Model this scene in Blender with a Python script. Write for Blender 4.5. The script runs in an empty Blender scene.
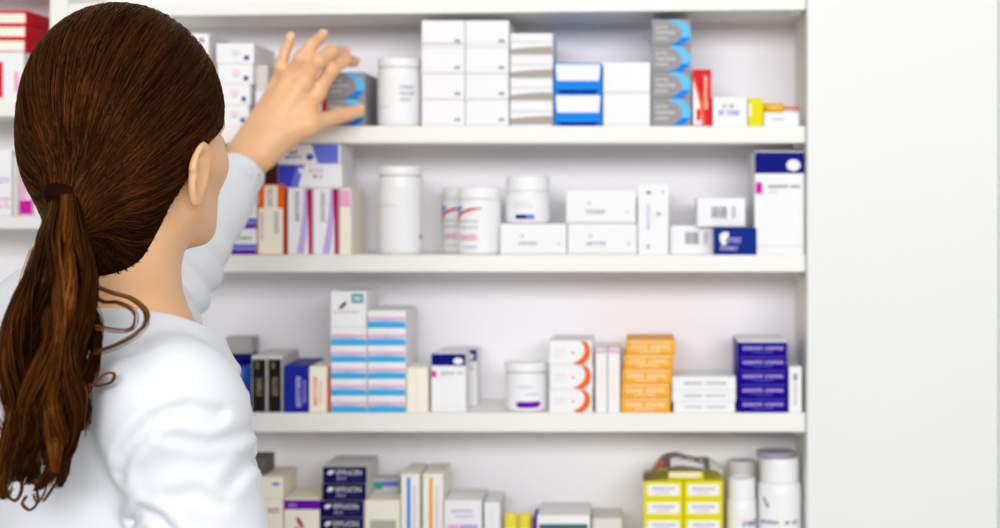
import bpy, bmesh, math, random
import numpy as np
from mathutils import Vector, Matrix

random.seed(7)
rng = np.random.default_rng(11)
sc = bpy.context.scene
COL = sc.collection
S = 0.0013            # metres per picture pixel on the plane of the shelf fronts
CAM_D = 2.0           # camera to shelf fronts
FPX = CAM_D / S
ZC = 1.50
PX0, PY0 = 640.0, 200.0


def X(px, yo=0.0): return (px - PX0) * S * (1 + yo / CAM_D)
def Z(py, yo=0.0): return ZC + (PY0 - py) * S * (1 + yo / CAM_D)
def P(px, py, D): return np.array([(px - PX0) / FPX * D, D - CAM_D, ZC + (PY0 - py) / FPX * D])


# ------------------------------------------------------------------ materials
def lin(c):
    return tuple(((x / 255) / 12.92 if x <= 10 else (((x / 255) + 0.055) / 1.055) ** 2.4) for x in c)

MATS = {}
def mat(name, rgb, rough=0.5, noise=0.0, nscale=30.0, metal=0.0, bump=0.0, bscale=200.0, sss=0.0, coat=0.0):
    if name in MATS: return MATS[name]
    m = bpy.data.materials.new(name); m.use_nodes = True
    nt = m.node_tree; b = nt.nodes['Principled BSDF']
    c = lin(rgb)
    b.inputs['Base Color'].default_value = (*c, 1)
    b.inputs['Roughness'].default_value = rough
    if 'print' in name or 'card' in name or 'lettering' in name: b.inputs['Specular IOR Level'].default_value = .04
    b.inputs['Metallic'].default_value = metal
    b.inputs['Coat Weight'].default_value = coat
    if sss:
        b.inputs['Subsurface Weight'].default_value = sss
        b.inputs['Subsurface Radius'].default_value = (1.0, 0.35, 0.2)
        b.inputs['Subsurface Scale'].default_value = 0.006
    tc = nt.nodes.new('ShaderNodeTexCoord')
    n = nt.nodes.new('ShaderNodeTexNoise'); n.inputs['Scale'].default_value = nscale
    n.inputs['Detail'].default_value = 3
    nt.links.new(tc.outputs['Object'], n.inputs['Vector'])
    r = nt.nodes.new('ShaderNodeValToRGB')
    k = max(noise, 0.015)
    r.color_ramp.elements[0].position = .3; r.color_ramp.elements[1].position = .7
    r.color_ramp.elements[0].color = (*[x * (1 - k) for x in c], 1)
    r.color_ramp.elements[1].color = (*[min(1, x * (1 + k)) for x in c], 1)
    nt.links.new(n.outputs['Fac'], r.inputs['Fac'])
    nt.links.new(r.outputs['Color'], b.inputs['Base Color'])
    if bump:
        n2 = nt.nodes.new('ShaderNodeTexNoise'); n2.inputs['Scale'].default_value = bscale
        nt.links.new(tc.outputs['Object'], n2.inputs['Vector'])
        bp = nt.nodes.new('ShaderNodeBump'); bp.inputs['Strength'].default_value = bump
        bp.inputs['Distance'].default_value = 0.002
        nt.links.new(n2.outputs['Fac'], bp.inputs['Height'])
        nt.links.new(bp.outputs['Normal'], b.inputs['Normal'])
    MATS[name] = m
    return m

M_SHELF = mat('white_melamine', (230, 229, 224), .5, .01, 6)
M_BACK = mat('lilac_white_backboard', (243, 241, 246), .6, .012, 4)
M_PANEL = mat('white_side_panel', (222, 224, 223), .5, .01, 2)
M_PIN = mat('steel_pin', (190, 190, 190), .3, metal=.9)
M_WHITE = mat('white_card', (233, 233, 235), .5)
M_CREAM = mat('cream_card', (240, 234, 218), .5)
M_GREYC = mat('grey_card', (176, 174, 170), .5)
M_LGREY = mat('light_grey_card', (212, 210, 206), .5)
M_PLASTIC = mat('white_plastic', (232, 233, 234), .4)
M_NAVY = mat('navy_print', (12, 16, 118), .4)
M_INDIGO = mat('indigo_print', (30, 2, 138), .4)
M_MIDN = mat('midnight_print', (24, 18, 78), .4)
M_BLUE = mat('bright_blue_print', (18, 128, 226), .4)
M_SKY = mat('sky_blue_print', (98, 190, 238), .4)
M_CYAN = mat('cyan_print', (60, 168, 220), .4)
M_PINK = mat('pink_print', (230, 168, 205), .4)
M_MAG = mat('magenta_print', (206, 26, 160), .4)
M_CRIM = mat('crimson_print', (176, 14, 84), .4)
M_RED = mat('red_print', (215, 28, 48), .4)
M_ORANGE = mat('orange_print', (232, 100, 32), .4)
M_AMBER = mat('amber_card', (236, 168, 48), .45)
M_PEACH = mat('pale_peach_print', (252, 222, 186), .45)
M_PURPLE = mat('purple_print', (104, 20, 160), .4)
M_LILAC = mat('lilac_print', (186, 170, 222), .4)
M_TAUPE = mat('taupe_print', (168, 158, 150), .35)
M_SILVER = mat('silver_grey_card', (150, 148, 152), .4)
M_BLACK = mat('black_card', (32, 28, 26), .4)
M_GOLD = mat('dull_gold_print', (150, 130, 96), .4)
M_LIME = mat('lime_yellow_card', (222, 214, 22), .45)
M_TEAL = mat('teal_print', (70, 160, 160), .4)
M_GREYT = mat('grey_lettering', (150, 150, 162), .5)
M_DGREYT = mat('dark_grey_lettering', (96, 96, 108), .5)
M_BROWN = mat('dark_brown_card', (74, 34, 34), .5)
M_BLUET = mat('blue_lettering', (70, 74, 150), .5)
M_PERI = mat('periwinkle_print', (104, 116, 214), .4)
M_FOIL = mat('foil', (168, 160, 158), .3, .2, 60, metal=.7)


# ------------------------------------------------------------------ mesh helpers
def link(name, verts, faces, m, parent=None, smooth=False, loc=None, mats=None, midx=None):
    me = bpy.data.meshes.new(name)
    me.from_pydata([tuple(v) for v in verts], [], [tuple(f) for f in faces])
    for mm in (mats or [m]): me.materials.append(mm)
    if midx is not None: me.polygons.foreach_set('material_index', midx)
    if smooth: me.polygons.foreach_set('use_smooth', [True] * len(me.polygons))
    me.update()
    o = bpy.data.objects.new(name, me); COL.objects.link(o)
    if parent: o.parent = parent
    if loc is not None: o.location = loc
    return o

def link_bm(name, bm, m, parent=None, smooth=False, loc=None):
    me = bpy.data.meshes.new(name); bm.to_mesh(me); bm.free()
    me.materials.append(m)
    if smooth: me.polygons.foreach_set('use_smooth', [True] * len(me.polygons))
    o = bpy.data.objects.new(name, me); COL.objects.link(o)
    if parent: o.parent = parent
    if loc is not None: o.location = loc
    return o

def bm_box(bm, x0, x1, y0, y1, z0, z1, bev=0.0):
    vs = [bm.verts.new(p) for p in [(x0, y0, z0), (x1, y0, z0), (x1, y1, z0), (x0, y1, z0), (x0, y0, z1), (x1, y0, z1), (x1, y1, z1), (x0, y1, z1)]]
    fs = [bm.faces.new([vs[i] for i in f]) for f in [(3, 2, 1, 0), (4, 5, 6, 7), (0, 1, 5, 4), (1, 2, 6, 5), (2, 3, 7, 6), (3, 0, 4, 7)]]
    if bev:
        es = set(e for f in fs for e in f.edges)
        bmesh.ops.bevel(bm, geom=list(es), offset=bev, segments=2, affect='EDGES', profile=.6)

def tag(o, label=None, cat=None, group=None, kind=None):
    if label: o['label'] = label
    if cat: o['category'] = cat
    if group: o['group'] = group
    if kind: o['kind'] = kind
    return o

def lathe(prof, n=40):
    """prof: list of (r, z) -> verts, faces around z"""
    vs, fs = [], []
    for r, z in prof:
        for i in range(n):
            a = 2 * math.pi * i / n
            vs.append((r * math.cos(a), r * math.sin(a), z))
    for j in range(len(prof) - 1):
        for i in range(n):
            k = (i + 1) % n
            fs.append((j * n + i, j * n + k, (j + 1) * n + k, (j + 1) * n + i))
    fs.append(tuple(range(n))[::-1]); fs.append(tuple((len(prof) - 1) * n + i for i in range(n)))
    return vs, fs

# prints: polygons in unit coordinates of a face (u right, v up)
def rect(u0, v0, u1, v1): return [[(u0, v0), (u1, v0), (u1, v1), (u0, v1)]]
def ell(cu, cv, ru, rv, n=24): return [[(cu + ru * math.cos(2 * math.pi * i / n), cv + rv * math.sin(2 * math.pi * i / n)) for i in range(n)]]
def letters(u0, v0, u1, v1, n, seed=0, gap=None):
    r = random.Random(seed * 31 + n); out = []
    w = (u1 - u0) / n
    for i in range(n):
        if gap and i in gap: continue
        a = u0 + i * w; h = v1 - v0; k = r.random()
        x0, x1 = a + .08 * w, a + .88 * w
        if k < .3:   # upright with cross bars
            out += rect(x0, v0, x0 + .3 * w, v1); out += rect(x0 + .3 * w, v1 - .25 * h, x1, v1); out += rect(x0 + .3 * w, v0 + .35 * h, x1, v0 + .58 * h)
        elif k < .6:
            out += rect(x0, v0, x0 + .28 * w, v1); out += rect(x1 - .28 * w, v0, x1, v1); out += rect(x0 + .28 * w, v0 + .38 * h, x1 - .28 * w, v0 + .6 * h)
        elif k < .8:
            out += rect(x0, v0, x1, v0 + .25 * h); out += rect(x0, v1 - .25 * h, x1, v1); out += rect(x0, v0 + .25 * h, x0 + .3 * w, v1 - .25 * h)
        else:
            out += rect(x0 + .25 * w, v0, x0 + .55 * w, v1); out += rect(x0, v1 - .25 * h, x0 + .25 * w, v1); out += rect(x0 + .55 * w, v1 - .25 * h, x1, v1)
    return out
def vletters(u0, v0, u1, v1, n, seed=0, gap=None):
    return [[(u0 + (1 - b) * (u1 - u0), v0 + a * (v1 - v0)) for a, b in q] for q in [[(x, y) for x, y in p] for p in letters(0, 0, 1, 1, n, seed, gap)]]
def barcode(u0, v0, u1, v1, n=14, seed=3):
    r = random.Random(seed); out = []; w = (u1 - u0) / n
    for i in range(n): out += rect(u0 + i * w, v0, u0 + (i + .35 + .4 * r.random()) * w, v1)
    return out
def crescent(pts_out, pts_in): return [pts_out + pts_in[::-1]]
def arc(cu, cv, ru, rv, a0, a1, n=16): return [(cu + ru * math.cos(math.radians(a0 + (a1 - a0) * i / n)), cv + rv * math.sin(math.radians(a0 + (a1 - a0) * i / n))) for i in range(n + 1)]
def strip(outer, inner):
    return [[outer[i], outer[i + 1], inner[i + 1], inner[i]] for i in range(len(outer) - 1)]
def swoosh(cu, cv, ro, ri, a0, a1, du=0.0, dv=0.0, n=16):
    return strip(arc(cu, cv, ro[0], ro[1], a0, a1, n), arc(cu + du, cv + dv, ri[0], ri[1], a0, a1, n))

def add_print(parent, name, polys, m, fmap, layer=1, label=None):
    vs, fs = [], []
    for p in polys:
        k = len(vs)
        for u, v in p: vs.append(fmap(u, v, layer))
        fs.append(tuple(range(k, k + len(p))))
    o = link(name, vs, fs, m, parent)
    if label: o['label'] = label
    return o

TEXTC = {}
def text_polys(s, u0, v0, u1, v1):
    if s not in TEXTC:
        cu = bpy.data.curves.new('t', 'FONT'); cu.body = s
        o = bpy.data.objects.new('t', cu); COL.objects.link(o)
        bpy.context.view_layer.update()
        me = bpy.data.meshes.new_from_object(o.evaluated_get(bpy.context.evaluated_depsgraph_get()))
        v = np.array([q.co[:2] for q in me.vertices]); f = [list(p.vertices) for p in me.polygons]
        v = (v - v.min(0)) / (v.max(0) - v.min(0))
        bpy.data.objects.remove(o); bpy.data.meshes.remove(me)
        TEXTC[s] = (v, f)
    v, f = TEXTC[s]
    return [[(u0 + v[i][0] * (u1 - u0), v0 + v[i][1] * (v1 - v0)) for i in q] for q in f]

THINGS = []
def carton(x0, yt, x1, yb, label, m=None, prints=(), depth=.088, yo=.004, name='medicine_carton', cat='box', group=None, zrot=0.0, zb=None, seam='h'):
    """front face given by picture pixels on the shelf-front plane; stands at y offset yo behind the shelf edge"""
    m = m or M_WHITE
    w = (x1 - x0) * S * (1 + yo / CAM_D) - .0005
    h = (yb - yt) * S - .0002
    cx = X((x0 + x1) / 2, yo); z0 = (Z(yb) if zb is None else zb) + .0001
    bm = bmesh.new()
    bm_box(bm, -w / 2, w / 2, 0, depth, 0, h, min(.0009, h * .06))
    # tuck flap: a slightly raised closing panel on the front end
    e = .0012
    if h > .008 and w > .01:
        if seam == 'h': bm_box(bm, -w / 2 + e, w / 2 - e, -.0003, .0002, e, h - e * 1.4)
        else: bm_box(bm, -w / 2 + e * 1.2, w / 2 - e * 1.2, -.0003, .0002, e, h - e)
    o = link_bm(name, bm, m, loc=(cx, yo, z0)); o.rotation_euler.z = zrot
    tag(o, label, cat, group)
    fmap = lambda u, v, L: (-w / 2 + u * w, -.0003 - .00018 * L, min(.99, max(.01, v)) * h)
    for i, pr in enumerate(prints):
        nm, polys, pm = pr[0], pr[1], pr[2]
        lay = pr[3] if len(pr) > 3 else i + 1
        add_print(o, nm, polys, pm, fmap, lay, pr[4] if len(pr) > 4 else None)
    THINGS.append(o)
    return o

ORD = ['topmost', 'second from top', 'third from top', 'fourth from top', 'fifth from top', 'sixth from top', 'seventh from top']
def ordinal(i, n): return 'bottom' if i == n - 1 else ORD[i]

def stack(x0, x1, ys, label, offs=None, **kw):
    """ys: list of boundaries, top to bottom"""
    n = len(ys) - 1
    for i in range(n):
        d = offs[i] if offs else 0
        carton(x0 + d, ys[i], x1 + d, ys[i + 1], label.format(o=ordinal(i, n)), **kw)

def jar(cxp, yt, yb, rpx, label, lid_px, lid_r=1.0, yo_c=.032, name='pill_jar', cat='jar', lm=None, bodym=None, prints=(), group=None, neck=0.0, zb=None, ribs=True, shoulder=.1, wrap=.95):
    r = rpx * S * (1 + yo_c / CAM_D)
    h = (yb - yt) * S; hl = lid_px * S; hb = h - hl
    c = r * .12
    z0 = Z(yb) if zb is None else zb
    sh = r * shoulder
    rn = r * (1 - neck)
    prof = [(r * .2, 0), (r - c, 0), (r - c * .3, c * .3), (r, c), (r, hb - sh - c), (r - c * .3, hb - sh), (rn - .0006, hb - .0006), (rn - .0012, hb)]
    vs, fs = lathe(prof)
    o = link(name, vs, fs, bodym or M_PLASTIC, smooth=True, loc=(X(cxp, yo_c), yo_c, z0 + .0002))
    o.data.shade_smooth() if hasattr(o.data, 'shade_smooth') else None
    tag(o, label, cat, group)
    rl = (rn if neck else r) * lid_r
    n = 72; pr = [(rl * .9, 0), (rl, .0005), (rl, hl * .8), (rl * .97, hl * .95), (rl * .9, hl), (rl * .82, hl), (rl * .8, hl - .0012), (rl * .1, hl - .0012)]
    vs, fs = lathe(pr, n)
    if ribs:
        vs = [((x * (1 - (.012 if (i % n) % 2 else 0)), y * (1 - (.012 if (i % n) % 2 else 0)), z) if 0 < i // n < 3 else (x, y, z)) for i, (x, y, z) in enumerate(vs)]
    link('lid', vs, fs, lm or M_PLASTIC, o, smooth=False, loc=(0, 0, hb + .0002))
    def fmap(u, v, L):
        a = (u - .5) * math.pi * wrap; rr = r + .0002 + .0002 * L
        return (rr * math.sin(a), -rr * math.cos(a), v * hb)
    # paper label round the body
    def clip(p, a, keep_right):
        out = []
        for i in range(len(p)):
            q, s_ = p[i], p[(i + 1) % len(p)]
            iq = (q[0] >= a) if keep_right else (q[0] <= a); is_ = (s_[0] >= a) if keep_right else (s_[0] <= a)
            if iq: out.append(q)
            if iq != is_:
                t = (a - q[0]) / (s_[0] - q[0]); out.append((a, q[1] + t * (s_[1] - q[1])))
        return out
    def seg(polys):
        out = []
        for p in polys:
            us = [q[0] for q in p]
            k0, k1 = int(math.floor(min(us) / .035)), int(math.ceil(max(us) / .035))
            for i in range(k0, k1):
                c_ = clip(clip(p, i * .035, True), (i + 1) * .035, False) if k1 - k0 > 1 else p
                if len(c_) >= 3 and max(q[0] for q in c_) - min(q[0] for q in c_) > 1e-6: out.append(c_)
        return out
    for i, pq in enumerate(prints):
        add_print(o, pq[0], seg(pq[1]), pq[2], fmap, i + 1, pq[3] if len(pq) > 3 else None)
    return o


# ------------------------------------------------------------------ setting
bm = bmesh.new(); bm_box(bm, -3, 3, -3.2, .24, -.05, 0)
tag(link_bm('floor', bm, mat('pale_vinyl_floor', (196, 194, 190), .4, .03, 8)), kind='structure')
bm = bmesh.new(); bm_box(bm, -3, 3, .18, .24, 0, 2.8)
tag(link_bm('wall_back', bm, mat('painted_wall', (225, 225, 228), .6)), kind='structure')

BD = .145      # depth of the bays
unit = bpy.data.objects.new('shelving_unit', None); COL.objects.link(unit); unit.location = (X(430), 0, 0)
tag(unit, 'white wall shelving unit with divider, full of medicine cartons and jars', 'shelving unit')
ux = unit.location.x
XL, XR = X(-420), X(806)
def ubox(name, x0, x1, y0, y1, z0, z1, m, bev=.0008):
    bm = bmesh.new(); bm_box(bm, x0 - ux, x1 - ux, y0, y1, z0, z1, bev); return link_bm(name, bm, m, unit)
ZTOP = Z(-150)
ubox('back_panel', XL, XR + .018, BD, BD + .012, .05, ZTOP, M_BACK)
ubox('divider', X(50), X(68), -.001, BD, .05, ZTOP, M_SHELF)
ubox('side_panel', XR, XR + .019, -.001, BD, .05, ZTOP, M_SHELF)
ubox('side_panel', XL - .018, XL, -.001, BD, .05, ZTOP, M_SHELF)
ubox('top_panel', XL - .018, XR + .019, -.001, BD + .012, ZTOP, ZTOP + .018, M_SHELF)
ubox('plinth', XL, XR, .01, BD, 0, .05, M_SHELF)
SH4 = 590
for (a, b) in ((126, 143), (255, 272), (413, 432), (SH4, SH4 + 18), (760, 778), (930, 948), (-130, -112)):
    ubox('shelf', X(68) + .0004, XR - .0004, 0, BD - .0005, Z(b), Z(a), M_SHELF, .0012)
# the shelf above the frame sags a little towards its left end
bm = bmesh.new()
q = [(X(68) + .0004 - ux, Z(4), Z(16.5)), (XR - .0004 - ux, Z(-6), Z(9.5))]
vs = []
for (xx, zt, zb_) in q:
    for yy in (0, BD - .0005):
        vs += [bm.verts.new((xx, yy, zb_)), bm.verts.new((xx, yy, zt))]
for f in [(0, 1, 3, 2), (4, 6, 7, 5), (0, 4, 5, 1), (2, 3, 7, 6), (1, 5, 7, 3), (0, 2, 6, 4)]: bm.faces.new([vs[i] for i in f])
bmesh.ops.recalc_face_normals(bm, faces=bm.faces)
link_bm('shelf', bm, M_SHELF, unit)
for (a, b) in ((101.5, 116.5), (216, 229), (350, 364), (500, 516), (690, 706), (-30, -14)):
    ubox('shelf', XL + .0004, X(50) - .0004, 0, BD - .0005, Z(b), Z(a), M_SHELF, .0012)
for zz in (10.5, 143.6, 272.6, 432.6):
    bm = bmesh.new()
    bmesh.ops.create_cone(bm, segments=14, radius1=.0028, radius2=.0028, depth=.014, cap_ends=True,
                          matrix=Matrix.Translation((X(803) - ux - .003, .02, Z(zz) - .0030)) @ Matrix.Rotation(math.pi / 2, 4, 'Y'))
    bm_box(bm, X(803) - ux - .014, X(803) - ux - .002, .0175, .0225, Z(zz) - .0012, Z(zz) - .0002)
    link_bm('shelf_pin', bm, M_PIN, unit)

# broad flush panel on the right and its neighbour behind a thin joint
bm = bmesh.new(); bm_box(bm, XR + .0003, X(996.4), -.012, -.0015, 0, 2.7, .0015)
tag(link_bm('wall_right', bm, M_PANEL), kind='structure')
bm = bmesh.new(); bm_box(bm, X(997.8), X(1500), -.008, .18, 0, 2.7, .0015)
tag(link_bm('wall_right_far', bm, M_PANEL), kind='structure')

# ------------------------------------------------------------------ row 1
T1, T2, T3 = 126, 255, 413
for i, (a, b) in enumerate([(33, 64), (64, 95), (95, 126)]):
    carton(188, a, 209, b, 'white carton half hidden by hair on the top row, %s of three' % ordinal(i, 3), group='cartons beside the head on the top row', depth=.1,
           prints=[('lettering', letters(.5, .7, .8, .85, 3, i), M_DGREYT)])
xs = [(216, 254.2), (217, 253.2), (217.5, 250.5), (217.5, 249)]
ys = [43, 63.5, 84, 105, 126]
for i in range(4):
    carton(xs[i][0], ys[i], xs[i][1], ys[i + 1], 'white carton with small blue square beside the raised hand, %s of four' % ordinal(i, 4), depth=.115, group='white cartons beside the raised hand',
           prints=[('lettering', letters(.42, .55, .64, .68, 5, i), M_PINK), ('lettering', letters(.45, .40, .62, .48, 5, i + 4), M_GREYT), ('blue_square', rect(.74, .18, .87, .4), M_BLUET)])
carton(255, 64, 268, 90, 'narrow grey carton on top of plain white one behind the hand', m=M_LGREY, depth=.08, yo=.02, zb=Z(90) + .0004)
carton(255, 90, 268, 126, 'plain white carton standing behind the wrist', depth=.09, yo=.01)

# grey cartons with a blue crescent
def crescent_prints(k):
    return [('crescent', strip(arc(.50, .47, .50, .55, -78, 86, 20), arc(.38, .47, .40, .44, -80, 86, 20)), M_SKY),
            ('crescent', strip(arc(.50, .47, .50, .55, -78, -18, 12), arc(.38, .47, .40, .44, -80, -22, 12)), M_BLUE, 4),
            ('lettering', letters(.1, .64, .42, .74, 5, k) + letters(.1, .42, .6, .54, 8, k + 1) + letters(.1, .22, .42, .32, 5, k + 2), M_LGREY, 3)]
stack(651.5, 691, [19, 45, 71.5, 98, 126], 'grey carton with blue crescent left of the red carton, {o} of four', m=M_SILVER, prints=crescent_prints(1), depth=.1, group='grey and blue crescent cartons')
stack(326, 365, [72, 98.5, 126], 'grey carton with blue crescent gripped by the hand, {o} of two', m=M_SILVER, prints=crescent_prints(5), depth=.1, group='grey and blue cartons in the hand')
carton(321.5, 86, 325.6, 126, 'thin dark red carton between palm and grey cartons', m=M_RED, depth=.09, yo=.006, name='medicine_carton')

def tub_plain(cx, yt, yb, r, lab, **k):
    return jar(cx, yt, yb, r, lab, 9, 1.0, name='pill_canister', cat='canister', yo_c=.034, shoulder=.02, **k)
tub_plain(399.5, 57, T1, 21.5, 'tall white canister right of the raised hand on the top row', prints=[('printed_label', rect(.05, .08, .95, .86), M_WHITE), ('lettering', letters(.56, .62, .78, .68, 6) + letters(.56, .52, .8, .57, 7) + letters(.56, .42, .74, .47, 5), M_GREYT), ('lettering', letters(.1, .3, .4, .34, 8), M_LGREY)])
tub_plain(400.5, 166, T2, 21.5, 'tall white canister standing alone on the second row', prints=[('printed_label', rect(.05, .06, .95, .86), M_WHITE), ('lettering', letters(.2, .6, .5, .63, 8), M_LGREY), ('mark', ell(.93, .22, .035, .03), M_DGREYT)])

# block of eight white cartons
for c, (a, b) in enumerate([(421.5, 465), (465.3, 509)]):
    yy = [20, 47.5, 74, 100, 126]
    for i in range(4):
        pr = [('lettering', rect(.76, .2, .9, .24) + letters(.77, .24, .9, .31, 4, i), M_DGREYT)]
        if i == 0: pr.append(('fold_line', rect(.02, .12, .98, .16), M_TAUPE if c == 0 else M_LGREY))
        else: pr.append(('fold_line', rect(.02, .04, .98, .07), M_LGREY))
        carton(a, yy[i], b, yy[i + 1], 'white carton of the tall block, %s, %s column' % (ordinal(i, 4), ['left', 'right'][c]), prints=pr, group='block of white cartons on the top row', depth=.1)
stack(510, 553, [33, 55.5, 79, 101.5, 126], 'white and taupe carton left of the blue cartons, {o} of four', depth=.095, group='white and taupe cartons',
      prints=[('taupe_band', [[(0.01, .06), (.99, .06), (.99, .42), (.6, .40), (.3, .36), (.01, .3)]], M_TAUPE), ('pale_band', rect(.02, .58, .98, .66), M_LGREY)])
stack(554, 602, [62.5, 93.5, 126], 'bright blue carton with white panel, {o} of two', m=M_BLUE, depth=.095, group='bright blue cartons',
      prints=[('white_panel', [[(.06, .42), (.94, .42), (.97, .95), (.03, .95)]], M_WHITE), ('dark_edge', [[(.15, .02), (.85, .02), (.97, .12), (.03, .12)]], M_NAVY)])
stack(603, 650.5, [62, 93.5, 126], 'plain white carton right of the blue cartons, {o} of two', depth=.095, group='plain white cartons by the blue ones',
      prints=[('fold_line', rect(.02, .05, .98, .09), M_LGREY)])
carton(692.5, 69, 711.5, T1, 'narrow red carton with white curve beside grey crescent cartons', m=M_RED, depth=.05,
       prints=[('white_curve', [[(.02, .02), (.5, .02), (.42, .3), (.25, .55), (.02, .82)]], M_WHITE), ('orange_curve', strip([(.02, .95), (.2, .75), (.45, .5), (.62, .3), (.68, .02)], [(.02, .83), (.25, .55), (.42, .3), (.5, .15), (.54, .02)]), M_ORANGE),
               ('lettering', vletters(.62, .3, .8, .9, 9, 2), M_PEACH), ('mark', rect(.2, .1, .42, .3), M_RED)])
carton(712.5, 97, 747.5, T1, 'white carton with blue lettering right of red carton', depth=.08,
       prints=[('lettering', letters(.28, .62, .62, .76, 5, 3, (2,)), M_GOLD), ('lettering', letters(.16, .36, .78, .54, 10, 4, (3,)), M_PERI)])
carton(748, 98, 763.3, T1, 'small lime yellow carton at right end of the top row', m=M_LIME, depth=.05,
       prints=[('white_label', rect(.02, .35, .2, .8), M_CREAM)])
carton(763.8, 112, 799, T1, 'low white carton under the orange pen on the top row', depth=.06,
       prints=[('lettering', letters(.25, .4, .6, .55, 7, 5), M_GREYT)])
def rod(name, p0, p1, prof, m, parent=None, n=18):
    p0, p1 = Vector(p0), Vector(p1); d = p1 - p0; L = d.length
    q = d.to_track_quat('Z', 'Y')
    vs, fs = lathe([(r, t * L) for t, r in prof], n)
    return link(name, [tuple(q @ Vector(v) + p0) for v in vs], fs, m, parent, smooth=True)
pen = bpy.data.objects.new('dosing_pen', None); COL.objects.link(pen)
pz = Z(112) + .0066
pen.location = (X(780), .02, pz)
tag(pen, 'orange and yellow pen with thin rod lying on low white carton', 'pen')
rod('barrel', (-.0215, 0, 0), (.007, 0, 0), [(0, .0045), (.02, .0062), (.9, .0062), (1, .004)], mat('amber_plastic', (238, 172, 30), .3), pen)
rod('rod', (.0072, 0, 0), (.0285, 0, 0), [(0, .0018), (.9, .0016), (1, .0009)], M_ORANGE, pen)
rod('cap', (-.026, 0, 0), (-.0217, 0, 0), [(0, .004), (.1, .0058), (1, .0058)], M_LIME, pen)

# ------------------------------------------------------------------ row 2
stack(214, 257, [203, 229, T2], 'white carton with blue band behind the sleeve, {o} of two', depth=.1, group='white cartons behind the sleeve',
      prints=[('blue_band', rect(0, .22, 1, .42), M_PERI), ('purple_band', rect(0, .02, 1, .2), M_PURPLE), ('lettering', letters(.5, .58, .9, .7, 6), M_GOLD)])
carton(257.6, 184, 284.5, T2, 'orange edged carton with grey upright lettering below the brown shadow box', m=M_ORANGE, depth=.1, seam='v',
       prints=[('cream_panel', rect(.03, .01, .94, .66) + rect(.25, .66, .74, .98), M_CREAM), ('lettering', vletters(.38, .68, .58, .94, 6, 1) + vletters(.62, .3, .8, .62, 7, 2), M_GREYT), ('lettering', vletters(.12, .2, .2, .6, 12, 3), M_GREYT)])
carton(259, 148, 277.2, 184, 'dark brown box standing in for shadow behind the wrist, on orange edged carton', m=M_BROWN, depth=.08)  # dark box stands in for the shadow between sleeve and cartons
for i, (a, b) in enumerate([(287.5, 312.8), (313.2, 338.8)]):
    carton(a, 188, b, T2, ['white upright carton with crimson edge beside the orange edged carton', 'white upright carton with crimson edge, the right one of the pair'][i], depth=.1, seam='v', group='upright crimson edged cartons',
           prints=[('crimson_edge', [[(.84, 0), (.99, 0), (.99, 1), (.74, 1), (.82, .5)]], M_CRIM), ('lilac_swoosh', strip([(.36, .02), (.5, .3), (.6, .6), (.66, .98)], [(.66, .02), (.76, .3), (.8, .6), (.76, .98)]), M_LILAC), ('lettering', vletters(.3, .5, .48, .95, 9, i), M_GREYT)])
carton(339.5, 188, 351, T2, 'narrow pale carton at right end of the upright cartons', depth=.1, m=M_CREAM, seam='v', prints=[('pink_top', rect(.05, .72, .95, .97), M_PINK)])
carton(277.6, 164, 342, 187.8, 'white and blue carton lying across the upright crimson cartons', depth=.09, yo=.006,
       prints=[('blue_end', [[(.01, .03), (.2, .03), (.3, .97), (.01, .97)]], mat('royal_blue_print', (60, 66, 186), .4)), ('blue_fade', [[(.2, .03), (.32, .03), (.42, .97), (.3, .97)]], M_PERI), ('mark', ell(.36, .72, .035, .12), M_WHITE), ('lettering', letters(.48, .66, .72, .78, 9), M_LILAC), ('lettering', letters(.55, .4, .7, .56, 4, 2, (2,)), M_GOLD)])
carton(277.6, 143.6, 340.5, 164, 'white carton with blue end, topmost in the pile beneath the hand', depth=.09, yo=.004,
       prints=[('blue_end', [[(.64, .03), (.97, .03), (.97, .97), (.54, .97)]], M_PERI), ('lettering', letters(.17, .5, .32, .66, 4, 4), M_DGREYT), ('lettering', letters(.12, .26, .4, .4, 8, 4), M_BLUET), ('mark', ell(.52, .35, .06, .16), M_NAVY), ('mark', ell(.54, .38, .04, .12), M_PERI)])

def swoosh_prints():
    return [('printed_label', rect(.04, .05, .96, .93), M_WHITE),
            ('blue_swoosh', [[(.10, .86), (.26, .86), (.16, .76), (.10, .66)]], M_BLUE),
            ('red_swoosh', strip([(.08, .5), (.12, .66), (.22, .78), (.4, .83), (.56, .84)], [(.11, .5), (.17, .66), (.27, .74), (.4, .78), (.56, .82)]), M_RED),
            ('lettering', text_polys('KADEX', .2, .26, .5, .36), M_RED),
            ('lettering', letters(.2, .58, .52, .61, 9), M_GREYT), ('lettering', letters(.2, .47, .52, .50, 10), M_GREYT), ('lettering', letters(.26, .12, .5, .15, 8), M_GREYT)]
jar(479.5, 187.5, T2 - .3, 21.5, 'white tub with red lettering, the front one of a pair', 11, 1.0, yo_c=.031, prints=swoosh_prints(), group='tubs with red lettering', zb=Z(T2), shoulder=.03)
jar(463.5, 187.5, T2, 21.5, 'white tub with blue and red swoosh, behind its front twin', 11, 1.0, yo_c=.096, prints=swoosh_prints(), group='tubs with red lettering', zb=Z(T2), shoulder=.03)
faint = lambda k: [('lettering', letters(.28, .30, .56, .42, 9, k), M_GREYT), ('mark', ell(.33, .62, .03, .05), M_PINK), ('edge_print', rect(.86, .3, .9, .42) + rect(.02, .04, .98, .08), M_LGREY)]
carton(500, 224, 566.8, T2, 'long white carton supporting the small jar on the second row', depth=.08, prints=faint(1), group='long white cartons')
carton(567.5, 224, 637, T2, 'long white carton in the middle, bottom of two', depth=.08, prints=faint(2), group='long white cartons')
carton(566, 191, 636, 223.8, 'long white carton in the middle, lying on another one', depth=.08, prints=faint(3), group='long white cartons', yo=.006)
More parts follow.
